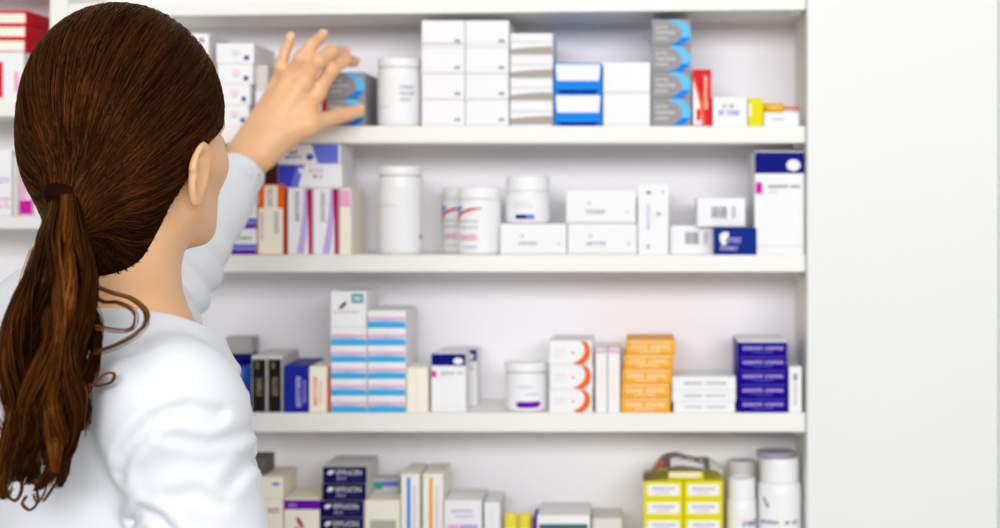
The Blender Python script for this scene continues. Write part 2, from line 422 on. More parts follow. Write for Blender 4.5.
jar(528, 176, 223.8, 21.8, 'small white jar with blue mark standing on long carton', 15, 1.0, yo_c=.034, zb=Z(224) + .0002, shoulder=.06, prints=[('printed_label', rect(.05, .1, .95, .9), M_WHITE), ('blue_mark', rect(.33, .14, .5, .28), M_NAVY), ('blue_fade', rect(.5, .14, .62, .28), M_PERI), ('lettering', letters(.3, .5, .6, .56, 9) + letters(.3, .62, .56, .67, 8), M_LGREY)])
carton(637.8, 184, 668.8, T2, 'upright white carton right of the long white cartons', depth=.07, seam='v', prints=[('lettering', rect(.28, .86, .42, .9), M_DGREYT), ('mark', rect(.8, .87, .84, .9), M_DGREYT), ('lettering', vletters(.3, .35, .38, .72, 12), M_LILAC), ('lettering', letters(.6, .55, .74, .6, 3), M_GREYT), ('mark', rect(.28, .1, .38, .14), M_GREYT)])
carton(669.5, 226, 714, T2, 'white carton with barcode at left of the small navy carton', depth=.06, yo=.03,
       prints=[('barcode', barcode(.35, .35, .66, .78), M_DGREYT), ('barcode', barcode(.78, .35, .86, .78, 4), M_GREYT)])
carton(714, 227.5, 757, T2 - .5, 'small navy carton with white logo under the barcode carton', m=mat('royal_navy_card', (10, 44, 132), .4), depth=.07, yo=.002, zb=Z(T2),
       prints=[('logo', [[(.12, .72), (.2, .85), (.34, .84), (.34, .7), (.27, .55), (.3, .4), (.2, .35), (.14, .5)]], M_WHITE), ('lettering', letters(.32, .44, .64, .64, 4, 3) + letters(.14, .16, .56, .32, 7, 5), M_LILAC)])
carton(697, 197, 745.5, 226, 'white carton with barcode lying on the navy carton', depth=.08, yo=.012, zb=Z(227.5) + .0006 + .0001,
       prints=[('barcode', barcode(.3, .3, .62, .7), M_DGREYT), ('barcode', barcode(.72, .3, .8, .7, 4), M_GREYT)])
pf = lambda k: [('navy_top', rect(0.005, .785, .995, .995), M_NAVY), ('white_oval', ell(.78, .865, .14, .055), M_WHITE), ('magenta_square', rect(.02, .59, .15, .70), M_MAG), ('lettering', letters(.27, .645, .93, .672, 13, k, (8,)), M_DGREYT), ('lettering', letters(.27, .60, .45, .62, 6), M_PINK), ('fold_line', rect(.02, .08, .98, .086), M_LGREY)]
carton(754.5, 151, 804.5, T2, 'tall white carton with navy top against the right panel', depth=.1, prints=pf(1))

# ------------------------------------------------------------------ row 3
jar(240, 362, T3, 13.5, 'blue bottle half hidden behind the shoulder', 8, .8, name='blue_bottle', cat='bottle', yo_c=.06, bodym=mat('blue_plastic', (20, 84, 190), .25), lm=M_NAVY, zb=Z(T3), neck=.2, shoulder=.3)
carton(224, 345, 252, 362, 'dull grey carton lying on the blue carton behind bottle', m=M_GREYC, depth=.04, yo=.1, zb=Z(362) + .0005)
carton(222, 362, 252, T3, 'deep blue carton behind the blue bottle', m=M_NAVY, depth=.038, yo=.1, zb=Z(T3))
for i, (a, b) in enumerate([(251.5, 266.8), (267.2, 282.5)]):
    carton(a, 356, b, T3, ['upright black carton with dull gold lettering, next to blue bottle', 'upright black carton with dull gold lettering, next to navy carton'][i], m=M_LGREY, depth=.1, seam='v', group='black cartons',
           prints=[('black_panel', rect(.06, .01, .94, .94), M_BLACK), ('lettering', vletters(.35, .3, .7, .62, 6, i) + vletters(.3, .78, .5, .9, 3, i), M_GOLD)])
carton(284, 366, 308.3, T3, 'navy blue carton with upright white lettering', m=mat('navy_card', (28, 40, 150), .4), depth=.1, seam='v',
       prints=[('lettering', vletters(.5, .12, .72, .78, 9, 2) + vletters(.82, .2, .9, .7, 12, 4), M_LILAC)])
carton(309, 367, 327, T3, 'cream carton with orange upright lettering', m=M_CREAM, depth=.1, seam='v',
       prints=[('lettering', vletters(.25, .15, .48, .8, 9, 2) + vletters(.6, .2, .7, .7, 10, 7), M_ORANGE)])
carton(327.3, 378, 329.8, T3, 'thin orange brown carton squeezed beside the striped stack', m=M_ORANGE, depth=.09, seam='v')
sp = lambda k: [('blue_band', rect(.01, .03, .99, .30), M_CYAN), ('sky_band', [[(.01, .30), (.99, .30), (.99, .38), (.5, .47), (.01, .42)]], M_SKY), ('pink_line', rect(.01, .47, .99, .64), M_PINK), ('lettering', letters(.1, .7, .6, .76, 12, k), M_LGREY)]
yl = [328.5, 346, 362.7, 379.4, 396.2, 413]
for c, (a, b, yy) in enumerate([(330.5, 367, yl), (367.4, 406, [311] + yl)]):
    n = len(yy) - 1
    for i in range(n):
        carton(a, yy[i], b, yy[i + 1], 'white carton with pink and blue stripes, %s, %s column' % (ordinal(i, n), ['left', 'right'][c]), prints=sp(i), depth=.105, group='pink and blue striped cartons')
carton(330.5, 291.5, 366.5, 328.5, 'white carton with teal square topping the striped stack', depth=.09,
       prints=[('teal_square', rect(.58, .68, .92, .94), M_TEAL), ('teal_square_lettering', letters(.64, .74, .86, .86, 4), M_WHITE, 2), ('brown_mark', [[(.22, .55), (.3, .52), (.42, .62), (.46, .74), (.34, .68)]], M_BROWN), ('lettering', letters(.1, .42, .8, .46, 14), M_GREYT)])  # white letter shapes over the teal square
carton(404.5 + 2, 368, 428, T3, 'off-white carton between striped stack and navy topped carton', m=M_CREAM, depth=.06, prints=[('fold_line', rect(.45, .05, .48, .9), M_LGREY)], seam='v')
carton(431, 352.5, 466, 411.5, 'white carton with navy top and magenta square, the front twin', depth=.045, yo=.012, prints=pf(2), group='navy topped cartons', zb=Z(T3))
carton(441, 352.5, 477, 411.5, 'white carton with navy top, half hidden behind its twin', depth=.045, yo=.07, prints=pf(3), group='navy topped cartons', zb=Z(T3))
jar(526.5, 364, T3, 20.5, 'white tub with purple mark alone on the third row', 9, 1.06, yo_c=.034, zb=Z(T3), shoulder=.02, prints=[('printed_label', rect(.05, .05, .95, .9), M_WHITE), ('purple_mark', [[(.34, .16), (.42, .1), (.7, .1), (.78, .18), (.74, .26), (.38, .26)]], M_PURPLE), ('lettering', letters(.35, .6, .62, .64, 8) + letters(.5, .42, .72, .46, 6), M_LILAC)])
osw = lambda k: [('orange_swoosh', strip(arc(.50, .55, .46, .66, -68, 44, 16), arc(.42, .62, .40, .56, -74, 40, 16)), M_ORANGE), ('lettering', letters(.12, .55, .4, .63, 8, k) + letters(.12, .38, .36, .44, 8, k + 1), M_LGREY), ('orange_dot', ell(.55, .5, .03, .05), M_ORANGE)]
stack(549, 592.5, [341, 365.5, 390, T3], 'white carton with orange swoosh, {o} of three', prints=osw(3), depth=.09, group='orange swoosh cartons', offs=[0, .6, 0])
for i, (a, b) in enumerate([(595.5, 607.3), (607.7, 620)]):
    carton(a, 349, b, T3, ['slim upright white carton beside the orange swoosh cartons', 'slim upright white carton touching the amber stack'][i], depth=.09, seam='v', group='slim upright cartons',
           prints=[('lettering', vletters(.4, .2, .6, .8, 16, i), M_PEACH), ('pink_top', rect(.05, .93, .95, .985), M_PINK)])
stack(620.8, 670.3, [340.5, 355, 369.5, 384, 398.5, T3], 'amber carton with pale lettering, {o} of five', m=M_AMBER, depth=.095, offs=[5, 3, 1.5, .5, 0], group='amber cartons',
      prints=[('lettering', letters(.1, .36, .9, .66, 14, 2, (6,)), M_PEACH), ('lettering', letters(.25, .16, .7, .26, 12, 3), M_CREAM), ('pale_line', rect(.06, .86, .95, .93), M_PEACH)])
for i, (a, b, c, d) in enumerate([(672, 377, 736, 390.8), (672, 390.8, 736, 402), (673.5, 402, 735, T3)]):
    carton(a, b, c, d, 'flat white carton between amber and indigo stacks, %s of three' % ordinal(i, 3), depth=.09, group='flat white cartons', yo=.004 if i < 2 else .003,
           prints=[('lettering', letters(.18, .42, .86, .62, 16, i, (7,)), M_GREYT)])
stack(737.5, 787.5, [342.5, 356.6, 370.7, 384.8, 398.9, T3], 'deep indigo carton with pale lettering, {o} of five', m=M_INDIGO, depth=.1, group='indigo cartons',
      prints=[('lettering', letters(.1, .46, .92, .68, 18, 4, (9,)), M_LILAC), ('lettering', letters(.3, .26, .72, .34, 14, 3), M_PERI), ('pale_line', rect(.06, .92, .95, .95), M_PERI)])
carton(737.5, 341, 787.5, 342.5, 'thin white card lying on top of the indigo stack', depth=.098, yo=.005, name='card_sheet', cat='card')
carton(788.8, 367, 802, T3, 'small upright white carton between indigo stack and right panel', depth=.06, seam='v', prints=[('lettering', rect(.35, .7, .65, .85), M_GREYT), ('fold_line', rect(.35, .15, .65, .65), M_LGREY)])

# ------------------------------------------------------------------ row 4 (its shelf lies below the picture)
T4 = SH4
carton(250, 478, 283, 500, 'off-white carton with small blue mark near the elbow', m=M_CREAM, depth=.085, prints=[('blue_mark', rect(.68, .62, .9, .76), M_PERI)], zb=Z(500) + .0003)
carton(252, 500, 283, 545, 'off-white carton under the carton with blue mark', m=M_CREAM, depth=.085, zb=Z(545) + .0002, prints=[('lettering', letters(.5, .7, .9, .8, 5), M_CRIM)])
carton(252, 545, 283, T4, 'off-white carton at foot of pile near the elbow', m=M_CREAM, depth=.085)
carton(246, 461, 266, 478, 'small dark grey carton topping the pile near the elbow', m=mat('dark_grey_card', (104, 100, 92), .5), depth=.05, yo=.02, zb=Z(478) + .0006)
carton(284, 499, 320, T4, 'cream carton with purple band next to midnight blue stack', m=M_CREAM, depth=.085,
       prints=[('purple_band', rect(.0, .88, 1, .985), M_PURPLE), ('lettering', letters(.12, .91, .35, .94, 5), M_LILAC), ('leaf_mark', [[(.33, .78), (.4, .8), (.5, .74), (.56, .68), (.5, .67), (.4, .72)]] + ell(.36, .66, .06, .03, 8), M_CRIM)])
ym = [467, 484, 501, 518, 536, 554, 572, T4]
stack(319.5, 364, ym, 'midnight blue carton with bold white lettering, {o} of seven', m=M_LGREY, depth=.09, offs=[3, 2.5, 0, 0, 0, 0, 0], group='midnight blue cartons',  # light grey body colour stands in for glossy light on tops and sides
      prints=[('midnight_blue_front', rect(.003, .01, .997, .99), M_MIDN), ('logo', [[(.1, .62), (.17, .78), (.27, .78), (.24, .6), (.16, .5)]], M_WHITE), ('lettering', text_polys('EFFUCIN', .32, .5, .88, .8), M_WHITE), ('lettering', letters(.32, .22, .54, .36, 5), M_LILAC), ('lettering', rect(.62, .26, .86, .3), M_BLUET)])
carton(364.5, 501, 400, T4, 'plain off-white carton right of midnight blue stack', m=M_CREAM, depth=.05, prints=[('grey_band', rect(.15, .6, .9, .78), M_GREYC)])  # grey band across the front, below the pale upper part
carton(366, 488, 399, T4, 'pale teal carton standing behind the plain off-white carton', m=M_LGREY, depth=.04, yo=.062, zb=Z(T4), prints=[('teal_top', rect(.02, .9, .5, .98), M_TEAL), ('blue_top', rect(.5, .93, .98, .985), M_PERI)])
for i, (a, b, mm) in enumerate([(400.8, 420, M_BLUE), (422.4, 443, M_AMBER)]):
    carton(a, 474.5, b, T4, ['upright off-white carton with blue stripe', 'upright off-white carton with orange stripe'][i], m=mat('ivory_card', (238, 236, 228), .5), depth=.085, seam='v', group='upright striped cartons',
           prints=[('colour_stripe', rect(.32, .02, .5, .97), mm), ('lettering', vletters(.66, .1, .76, .9, 24, i), M_LILAC), ('pink_patch', rect(.6, .3, .95, .42), M_PINK)])
carton(443.8, 501, 482, T4, 'white carton with mauve lettering beside orange striped carton', depth=.085, prints=[('lettering', letters(.2, .86, .75, .9, 9) + letters(.3, .8, .8, .835, 8), M_LILAC), ('pink_patch', rect(.1, .66, .4, .73), M_PINK), ('lilac_patch', rect(.42, .66, .9, .73), M_LILAC)])
carton(484, 503, 500, T4, 'slim white carton right of the mauve lettered carton', m=M_WHITE, depth=.08, seam='v', prints=[('fold_line', rect(.45, .05, .5, .95), M_LGREY)])
for i, c in enumerate((511, 525.5)):
    jar(c, 517, T4, 6.6, ['slim vial with yellow cap, the left one', 'slim vial with yellow cap, the right one'][i], 14, 1.05, name='vial', cat='vial', lm=mat('yellow_plastic', (232, 216, 60), .35), zb=Z(T4), yo_c=.02, group='yellow capped vials', shoulder=.3)
carton(532.6, 518, 536, T4, 'thin purple carton beside the yellow capped vials', m=M_PURPLE, depth=.06, seam='v')
carton(537, 516, 590, T4, 'white carton with dark teal band at the bottom of the picture', depth=.09, prints=[('teal_band', rect(.04, .8, .96, .885), mat('dark_teal_print', (56, 104, 112), .4))])
carton(592, 523, 622, T4, 'low grey carton in the lower middle', m=M_LGREY, depth=.07, yo=.03, zb=Z(T4))
yy = [481.5, 499.6, 517.7, 535.8, 553.9, 572, T4]
for c, (a, b) in enumerate([(643.5, 683.3), (683.7, 723)]):
    for i in range(6):
        carton(a, yy[i], b, yy[i + 1], 'lime yellow carton with white panel, %s, %s column' % (ordinal(i, 6), ['left', 'right'][c]), m=M_LIME, depth=.09, group='lime yellow cartons',
               prints=[('white_panel', rect(.1, .2, .9, .82), M_WHITE), ('lettering', letters(.22, .5, .8, .64, 12, i) + letters(.3, .32, .66, .4, 10, i), M_GREYT)])
carton(668, 473, 704, 481.4, 'flat lime carton lying on the lime yellow stack', m=M_LIME, depth=.05, yo=.012, zb=Z(481.5) + .0002, prints=[('cream_panel', rect(.04, .3, .9, .9), M_CREAM)])

# crumpled blister strip on the yellow stack
def blister():
    nu, nv = 26, 12
    vs, fs, mi = [], [], []
    w = 80 * S
    r = random.Random(5)
    z0 = Z(473) - Z(481.5) + .0022
    for j in range(nv + 1):
        for i in range(nu + 1):
            u, v = i / nu, j / nv
            x = (u - .5) * w
            y = -.008 + v * .062
            arch = .0125 * math.sin(math.pi * min(1, u * 1.12)) ** .75
            front = v ** .6
            z = arch * (.25 + .75 * front) + .0022 * math.sin(13 * u + 3 * v) * front + r.uniform(-.0006, .0006)
            if u < .3: z += .004 * (1 - abs(u - .17) / .17) * (1 - v) if abs(u - .17) < .17 else 0
            if u > .8: z += (u - .8) * .04
            z += z0 * max(0, 1 - (max(0, abs(u - .55) - .28) / .18) ** 2) if abs(u - .55) < .46 else 0
            vs.append((x, y, z + .0012))
    for j in range(nv):
        for i in range(nu):
            a = j * (nu + 1) + i
            fs.append((a, a + 1, a + nu + 2, a + nu + 1))
            u = (i + .5) / nu
            v = (j + .5) / nv
            mi.append(1 if (.36 < u < .76 and .05 < v < .6) or u > .84 else (2 if .14 < u < .28 and .1 < v < .6 else (3 if u < .36 and v < .7 else 0)))
    o = link('blister_strip', vs, fs, None, mats=[M_FOIL, M_WHITE, M_ORANGE, mat('brown_foil', (120, 96, 88), .35, .2, 60, metal=.5)], midx=mi, loc=(X(683), .006, Z(481.5) + .0001))
    md = o.modifiers.new('s', 'SOLIDIFY'); md.thickness = .0008
    tag(o, 'crumpled foil blister strip draped on the lime yellow stack', 'blister pack')
    k = 0
    for u in (.5, .62, .74):
        for y in (.02, .038):
            k += 1
            bm = bmesh.new(); bmesh.ops.create_uvsphere(bm, u_segments=14, v_segments=8, radius=.0045, matrix=Matrix.Translation(((u - .5) * w, y, z0 + .0112 - (u - .5) * .008)) @ Matrix.Diagonal((1.2, 1, .5, 1)))
            link_bm('blister_pocket', bm, M_FOIL, o, smooth=True)
blister()

def bottle_prints(t):
    return [('printed_label', rect(.03, .04, .97, .9), M_WHITE)] + t
jar(741.5, 481, T4, 14.5, 'white bottle with ribbed cap right of lime yellow stack', 20, .92, name='pill_bottle', cat='bottle', yo_c=.024, zb=Z(T4), shoulder=.15,
    prints=bottle_prints([('pale_line', rect(.05, .78, .95, .795), M_PEACH), ('lettering', letters(.5, .70, .9, .76, 6), M_BLUET)]))
jar(742, 471, T4, 15.5, 'white bottle with grey rimmed cap behind the ribbed cap bottle', 16, .96, name='pill_bottle', cat='bottle', yo_c=.085, zb=Z(T4), shoulder=.15, lm=M_LGREY)
jar(779.5, 461, T4, 21.8, 'large white bottle with blue lettering in the lower right corner', 24, 1.0, neck=.11, name='pill_bottle', cat='bottle', yo_c=.034, zb=Z(T4), shoulder=.1,
    prints=bottle_prints([('lettering', letters(.14, .61, .46, .645, 9) + letters(.55, .61, .78, .645, 6, 3, (2,)), M_BLUET), ('mark', [[(.18, .86), (.24, .86), (.32, .78), (.28, .76)]], M_GREYT)]))
vs, fs = lathe([(.004, 0), (.0245, 0), (.0262, .002), (.0262, .006), (.0245, .0075), (.023, .006), (.004, .006)], 40)
tag(link('bottle_cap', vs, fs, mat('grey_plastic', (150, 146, 160), .35), smooth=False, loc=(X(778), .036, Z(461) + .0005)), 'loose grey cap lying on the large white bottle', 'bottle cap')

# ------------------------------------------------------------------ left bay
A1, A2 = 101.5, 216
for i, (a, b) in enumerate([(10, 23.5), (23.5, 37), (37, 51.5)]):
    carton(-24, a, 27 - i * .5, b, 'red carton with cream front in the left bay, %s of three' % ordinal(i, 3), m=M_RED, depth=.1, group='red and cream cartons', prints=[('cream_panel', rect(.02, .06, .97, .76), M_CREAM)])
carton(-24, 51.5, 24, A1, 'large white carton with red print at far left edge', depth=.1, prints=[('red_print', rect(.1, .08, .56, .8), M_RED), ('pink_print', rect(.8, .2, .9, .6), M_PINK)])
carton(-30, 150, 12, A2, 'white carton with pale pink print at far left', depth=.09, prints=[('pink_print', letters(.5, .12, .96, .28, 5), M_PINK), ('lilac_print', letters(.6, .5, .95, .58, 5), M_LILAC)])
carton(12.6, 156, 18.6, A2, 'slim pale grey carton in the left bay', m=M_LGREY, depth=.09, seam='v')
carton(19, 160, 33, A2, 'slim pink carton with magenta foot in the left bay', m=mat('pale_pink_card', (232, 208, 224), .5), depth=.09, seam='v', prints=[('magenta_foot', rect(.05, .03, .95, .28), M_MAG), ('pink_mark', rect(.1, .3, .5, .8), M_PINK)])
carton(33.6, 168, 47, A2, 'slim white carton beside the pink carton', depth=.09, seam='v')

# ------------------------------------------------------------------ implicit surfaces -> mesh
f32 = np.float32
def surface_nets(f, lo, hi, h):
    lo = np.array(lo, f32); hi = np.array(hi, f32)
    B = 16 * h
    n = np.ceil((hi - lo) / B).astype(int)
    g = np.stack(np.meshgrid(*[np.arange(k) for k in n], indexing='ij'), -1).reshape(-1, 3)
    def keep(idx, size, margin):
        c = lo + (idx + .5) * size
        d = np.concatenate([f(c[i:i + 200000].astype(f32)) for i in range(0, len(c), 200000)])
        return idx[np.abs(d) < margin * size * .87]
    g = keep(g, B, 1.6)
    sub = np.stack(np.meshgrid(*[np.arange(4)] * 3, indexing='ij'), -1).reshape(-1, 3)
    g = (g[:, None] * 4 + sub[None]).reshape(-1, 3)
    g = keep(g, 4 * h, 1.7)
    c5 = np.stack(np.meshgrid(*[np.arange(5)] * 3, indexing='ij'), -1).reshape(-1, 3)
    N = (n * 16 + 2).astype(np.int64)
    keyf = lambda q: (q[:, 0].astype(np.int64) * N[1] + q[:, 1]) * N[2] + q[:, 2]
    cells, vals = [], []
    for s in range(0, len(g), 4000):
        gb = g[s:s + 4000] * 4
        pts = (gb[:, None] + c5[None]).reshape(-1, 3)
        d = f((lo + pts * h).astype(f32)).reshape(-1, 5, 5, 5)
        corner = np.stack([d[:, a:a + 4, b:b + 4, c:c + 4] for a in (0, 1) for b in (0, 1) for c in (0, 1)], -1)
        neg = (corner < 0).sum(-1)
        m = (neg > 0) & (neg < 8)
        w = np.argwhere(m)
        cells.append(gb[w[:, 0]] + w[:, 1:]); vals.append(corner[m])
    cells = np.concatenate(cells); vals = np.concatenate(vals)
    co8 = np.array([(a, b, c) for a in (0, 1) for b in (0, 1) for c in (0, 1)], float)
    acc = np.zeros((len(cells), 3)); cnt = np.zeros(len(cells))
    for i in range(8):
        for j in range(i + 1, 8):
            if np.abs(co8[i] - co8[j]).sum() != 1: continue
            a, b = vals[:, i], vals[:, j]
            m = (a < 0) != (b < 0)
            t = np.where(m, a / np.where(m, a - b, 1), 0)
            acc += np.where(m[:, None], co8[i] + t[:, None] * (co8[j] - co8[i]), 0); cnt += m
    verts = lo + (cells + acc / cnt[:, None]) * h
    key = keyf(cells); order = np.argsort(key); sk = key[order]
    def find(q):
        k = keyf(q); p = np.clip(np.searchsorted(sk, k), 0, len(sk) - 1)
        return np.where(sk[p] == k, order[p], -1)
    faces = []
    for ax in range(3):
        other = [1, 2, 4]; c1 = {0: 4, 1: 2, 2: 1}[ax]
        a, b = vals[:, 0], vals[:, c1]
        m = (a < 0) != (b < 0)
        q = cells[m]; flip = (a < 0)[m]
        u = np.zeros(3, int); v = np.zeros(3, int); u[(ax + 1) % 3] = 1; v[(ax + 2) % 3] = 1
        f0, f1, f2, f3 = find(q), find(q - u), find(q - u - v), find(q - v)
        F = np.stack([f0, f1, f2, f3], 1); ok = (F >= 0).all(1)
        F[~flip] = F[~flip][:, ::-1]
        faces.append(F[ok])
    return verts, np.concatenate(faces)

def smin(a, b, k):
    h = np.clip(.5 + .5 * (b - a) / k, 0, 1)
    return b + (a - b) * h - k * h * (1 - h)
def smax(a, b, k): return -smin(-a, -b, k)
def cap(p, a, b, ra, rb):
    a = np.asarray(a, f32); b = np.asarray(b, f32); ab = b - a
    t = np.clip(((p - a) @ ab) / max(1e-9, ab @ ab), 0, 1)
    return np.linalg.norm(p - a - t[:, None] * ab, axis=1) - (ra + (rb - ra) * t)
def elli(p, c, r, R=None):
    q = p - np.asarray(c, f32)
    if R is not None: q = q @ np.asarray(R, f32)      # columns of R are the local axes
    r = np.asarray(r, f32)
    k0 = np.linalg.norm(q / r, axis=1); k1 = np.linalg.norm(q / (r * r), axis=1) + 1e-9
    return k0 * (k0 - 1) / k1
def seg2(x, z, a, b):
    dx, dz = b[0] - a[0], b[1] - a[1]
    t = np.clip(((x - a[0]) * dx + (z - a[1]) * dz) / (dx * dx + dz * dz), 0, 1)
    return np.hypot(x - a[0] - t * dx, z - a[1] - t * dz)

def frame(yaw, pitch=0, roll=0):
    """columns: right, forward, up; yaw turns clockwise seen from above, from +Y"""
    R = Matrix.Rotation(-math.radians(yaw), 3, 'Z') @ Matrix.Rotation(math.radians(pitch), 3, 'X') @ Matrix.Rotation(math.radians(roll), 3, 'Y')
    return np.array(R)
HC = np.array([-.469, -.575, ZC + .067])
HR = frame(17, 2, 0)
HL = lambda u, v, w: HC + HR @ np.array([u, v, w])
TR = frame(50)
NB = np.array([-.487, -.565, ZC - .075])                 # base of the neck
TC = np.array([-.487, -.565, 0])
TL = lambda u, v, z: TC + TR @ np.array([u, v, 0]) + np.array([0, 0, z])
SHR = P(173, 410, 1.285); SHL = P(50, 322, 1.56)
ELR = P(232, 640, 1.30); ELL = P(163, 312, 1.76)
WRR = ELR + np.array([.03, .13, -.19]); WRL = P(247, 162, 1.895)
HIPZ = .90

# hands: joints in space
LH = dict(wrist=WRL,
    mcp=[P(317, 93, 1.925), P(304, 81, 1.91), P(290.5, 77, 1.915), P(278.5, 84, 1.93)],
    fing=[[P(331, 70, 1.92), P(345, 60, 1.95), P(354, 62, 1.98)],
          [P(318, 61, 1.90), P(332, 51, 1.92), P(344, 52, 1.95)],
          [P(301, 58, 1.90), P(312, 45, 1.91), P(322, 36, 1.93)],
          [P(281, 66, 1.915), P(285, 52, 1.92), P(290.5, 39, 1.93)]],
    thumb=[P(272, 142, 1.905), P(309, 125, 1.91), P(338, 116, 1.95), P(359, 111, 1.976)])
def hand_sdf(p, H):
    W = H['wrist']; m = H['mcp']; T = H['thumb']
    d = None
    ax = (m[3] - m[0]); ax = ax / np.linalg.norm(ax)
    for i, M in enumerate(m):
        base = W + ax * (i - 1.5) * .009 + (M - W) * .12
        c = cap(p, base, M - (M - base) * .04, .0150, .0102 if i < 3 else .0092)
        d = c if d is None else smin(d, c, .013)
    d = smin(d, cap(p, T[0], T[1], .0155, .0115), .018)           # ball of the thumb
    d = smin(d, cap(p, T[1], T[0] * .3 + m[0] * .7, .0085, .0085), .018)
    r = [[.0098, .0090, .0080, .0070], [.0099, .0092, .0081, .0070], [.0096, .0087, .0077, .0067], [.0086, .0077, .0068, .0060]]
    for i, F in enumerate(H['fing']):
        j = [m[i]] + F
        e = None
        for k in range(3):
            c = cap(p, j[k], j[k + 1], r[i][k], r[i][k + 1])
            e = c if e is None else smin(e, c, .003)
        e = smin(e, cap(p, j[1], j[1] + .0001, r[i][1] * 1.06, r[i][1] * 1.06), .003)
        d = smin(d, e, .006)
    t = cap(p, T[1], T[2], .0112, .0100)
    t = smin(t, cap(p, T[2], T[3], .0102, .0082), .003)
    d = smin(d, t, .008)
    for M in m: d = smin(d, cap(p, M, M + .0001, .0108, .0108), .006)
    return d
def make_right_hand():
    W = WRR; f = np.array([.12, .45, -.88]); f /= np.linalg.norm(f)
    s = np.array([.62, -.75, 0]); s /= np.linalg.norm(s); n = np.cross(s, f)
    if n[2] > 0: n = -n
    L = [(.085, -.030, [.036, .022, .02]), (.09, -.010, [.04, .026, .02]), (.086, .010, [.037, .024, .02]), (.078, .029, [.03, .018, .018])]
    m, F = [], []
    for (l, o, q) in L:
        o = -o
        M = W + f * l + s * -o; m.append(M); P0 = M; c = []
        for k, a in enumerate((.35, .8, 1.1)):
            P0 = P0 + (f * math.cos(a) + n * math.sin(a)) * q[k]; c.append(P0)
        F.append(c)
    sd = (m[0] - m[3]); sd /= np.linalg.norm(sd)
    T = [W + f * .02 + sd * .02, W + f * .05 + sd * .045 + n * .01, W + f * .08 + sd * .052 + n * .018, W + f * .103 + sd * .05 + n * .026]
    return dict(wrist=W, mcp=m, fing=F, thumb=T)
RH = make_right_hand()

def head_sdf(p):
    q = (p - HC.astype(f32)) @ HR.astype(f32)          # local: right, forward, up
    d = elli(q, (0, -.012, .012), (.074, .092, .086))
    d = smin(d, elli(q, (0, .030, -.030), (.063, .062, .074)), .02)
    d = smin(d, elli(q, (0, .036, -.078), (.050, .050, .040)), .02)
    d = smin(d, cap(q, (0, .070, -.100), (0, .072, -.096), .017, .017), .02)
    a = np.abs(q[:, 0:1]); s = np.concatenate([a, q[:, 1:]], 1)   # mirrored
    d = smin(d, cap(s, (.044, .052, -.036), (.058, .020, -.034), .017, .013), .018)
    d = smin(d, cap(s, (.051, .005, -.070), (.030, .060, -.098), .014, .011), .02)     # jaw line
    d = smin(d, cap(s, (.012, .090, .004), (.042, .074, .004), .008, .007), .012)
    d = smin(d, cap(q, (0, .090, -.006), (0, .108, -.046), .007, .010), .010)
    d = smin(d, cap(s, (0, .100, -.048), (.010, .096, -.050), .007, .006), .006)
    d = smax(d, -cap(s, (.030, .104, -.014), (.036, .100, -.014), .013, .012), .010)
    d = smin(d, elli(s, (.031, .080, -.015), (.013, .012, .012)), .003)
    d = smin(d, cap(s, (0, .093, -.073), (.016, .086, -.074), .0055, .003), .006)
    d = smin(d, cap(s, (0, .090, -.082), (.013, .085, -.081), .006, .003), .006)
    # neck
    d = smin(d, cap(q, (0, -.018, -.06), (0, -.026, -.13), .050, .049), .03)
    # ears
    e = s - np.array((.078, -.017, -.042), f32)
    R = np.array(Matrix.Rotation(math.radians(9), 3, 'Z') @ Matrix.Rotation(math.radians(-8), 3, 'X') @ Matrix.Rotation(math.radians(6), 3, 'Y'), f32)
    e = e @ R
    # local: x out of the ear plane, y to the front, z up
    e = e * 1.25; er = np.where(e[:, 2] > 0, .032, .034)
    k = np.sqrt((e[:, 1] / np.where(e[:, 2] > -.0, .0195, .0165)) ** 2 + (e[:, 2] / er) ** 2)
    plate = np.maximum((k - 1) * .018, np.abs(e[:, 0] - .000) - .0036)
    rim = np.hypot((k - .93) * .019, e[:, 0] - .003) - .0036
    ear = smin(plate, rim, .004)
    ear = smax(ear, -elli(e, (.0065, .003, -.005), (.0082, .0105, .016)), .003)
    ear = smax(ear, -elli(e, (.006, -.002, .016), (.0062, .011, .0075)), .003)
    ear = smin(ear, elli(e, (.002, .001, -.029), (.0045, .009, .008)), .004)           # lobe
    ear = smin(ear, elli(e, (.002, .014, -.006), (.0045, .004, .007)), .004)           # tragus
    root = elli(e, (-.006, .008, -.002), (.008, .010, .024))
    ear = smin(ear, root, .006) / 1.25
    d = smin(d, ear, .004)
    return d

def torso_core(p, g):
    """ribcage, shoulders and hips, grown by g"""
    q = p - TC.astype(f32); q = q @ TR.astype(f32)
    d = elli(q, (0, .0, ZC - .27), (.150 + g, .098 + g, .20 + g))
    d = smin(d, elli(q, (0, .0, ZC - .48), (.128 + g, .09 + g, .16 + g)), .05)
    d = smin(d, elli(q, (0, .0, HIPZ + .02), (.165 + g, .115 + g, .14 + g)), .06)
    return d

def body_sdf(p):
    d = head_sdf(p)
    d = smin(d, cap(p, HL(0, -.024, -.10), NB + np.array([0, 0, -.05]), .048, .053), .02)
    t = torso_core(p, -.006)
    sh = smin(cap(p, NB + np.array([0, 0, -.07]), SHL, .05, .045), cap(p, NB + np.array([0, 0, -.07]), SHR, .05, .045), .03)
    t = smin(t, sh, .04)
    d = smin(d, t, .03)
    d = smin(d, cap(p, SHL, ELL, .044, .034), .02); d = smin(d, cap(p, SHR, ELR, .044, .036), .02)
    fl = ELL * .25 + WRL * .75
    d = smin(d, cap(p, ELL, fl, .036, .0265), .01); d = smin(d, cap(p, fl, WRL, .0265, .0235), .01)
    d = smin(d, cap(p, ELR, WRR, .036, .023), .01)
    d = smin(d, hand_sdf(p, LH), .012); d = smin(d, hand_sdf(p, RH), .012)
    return d

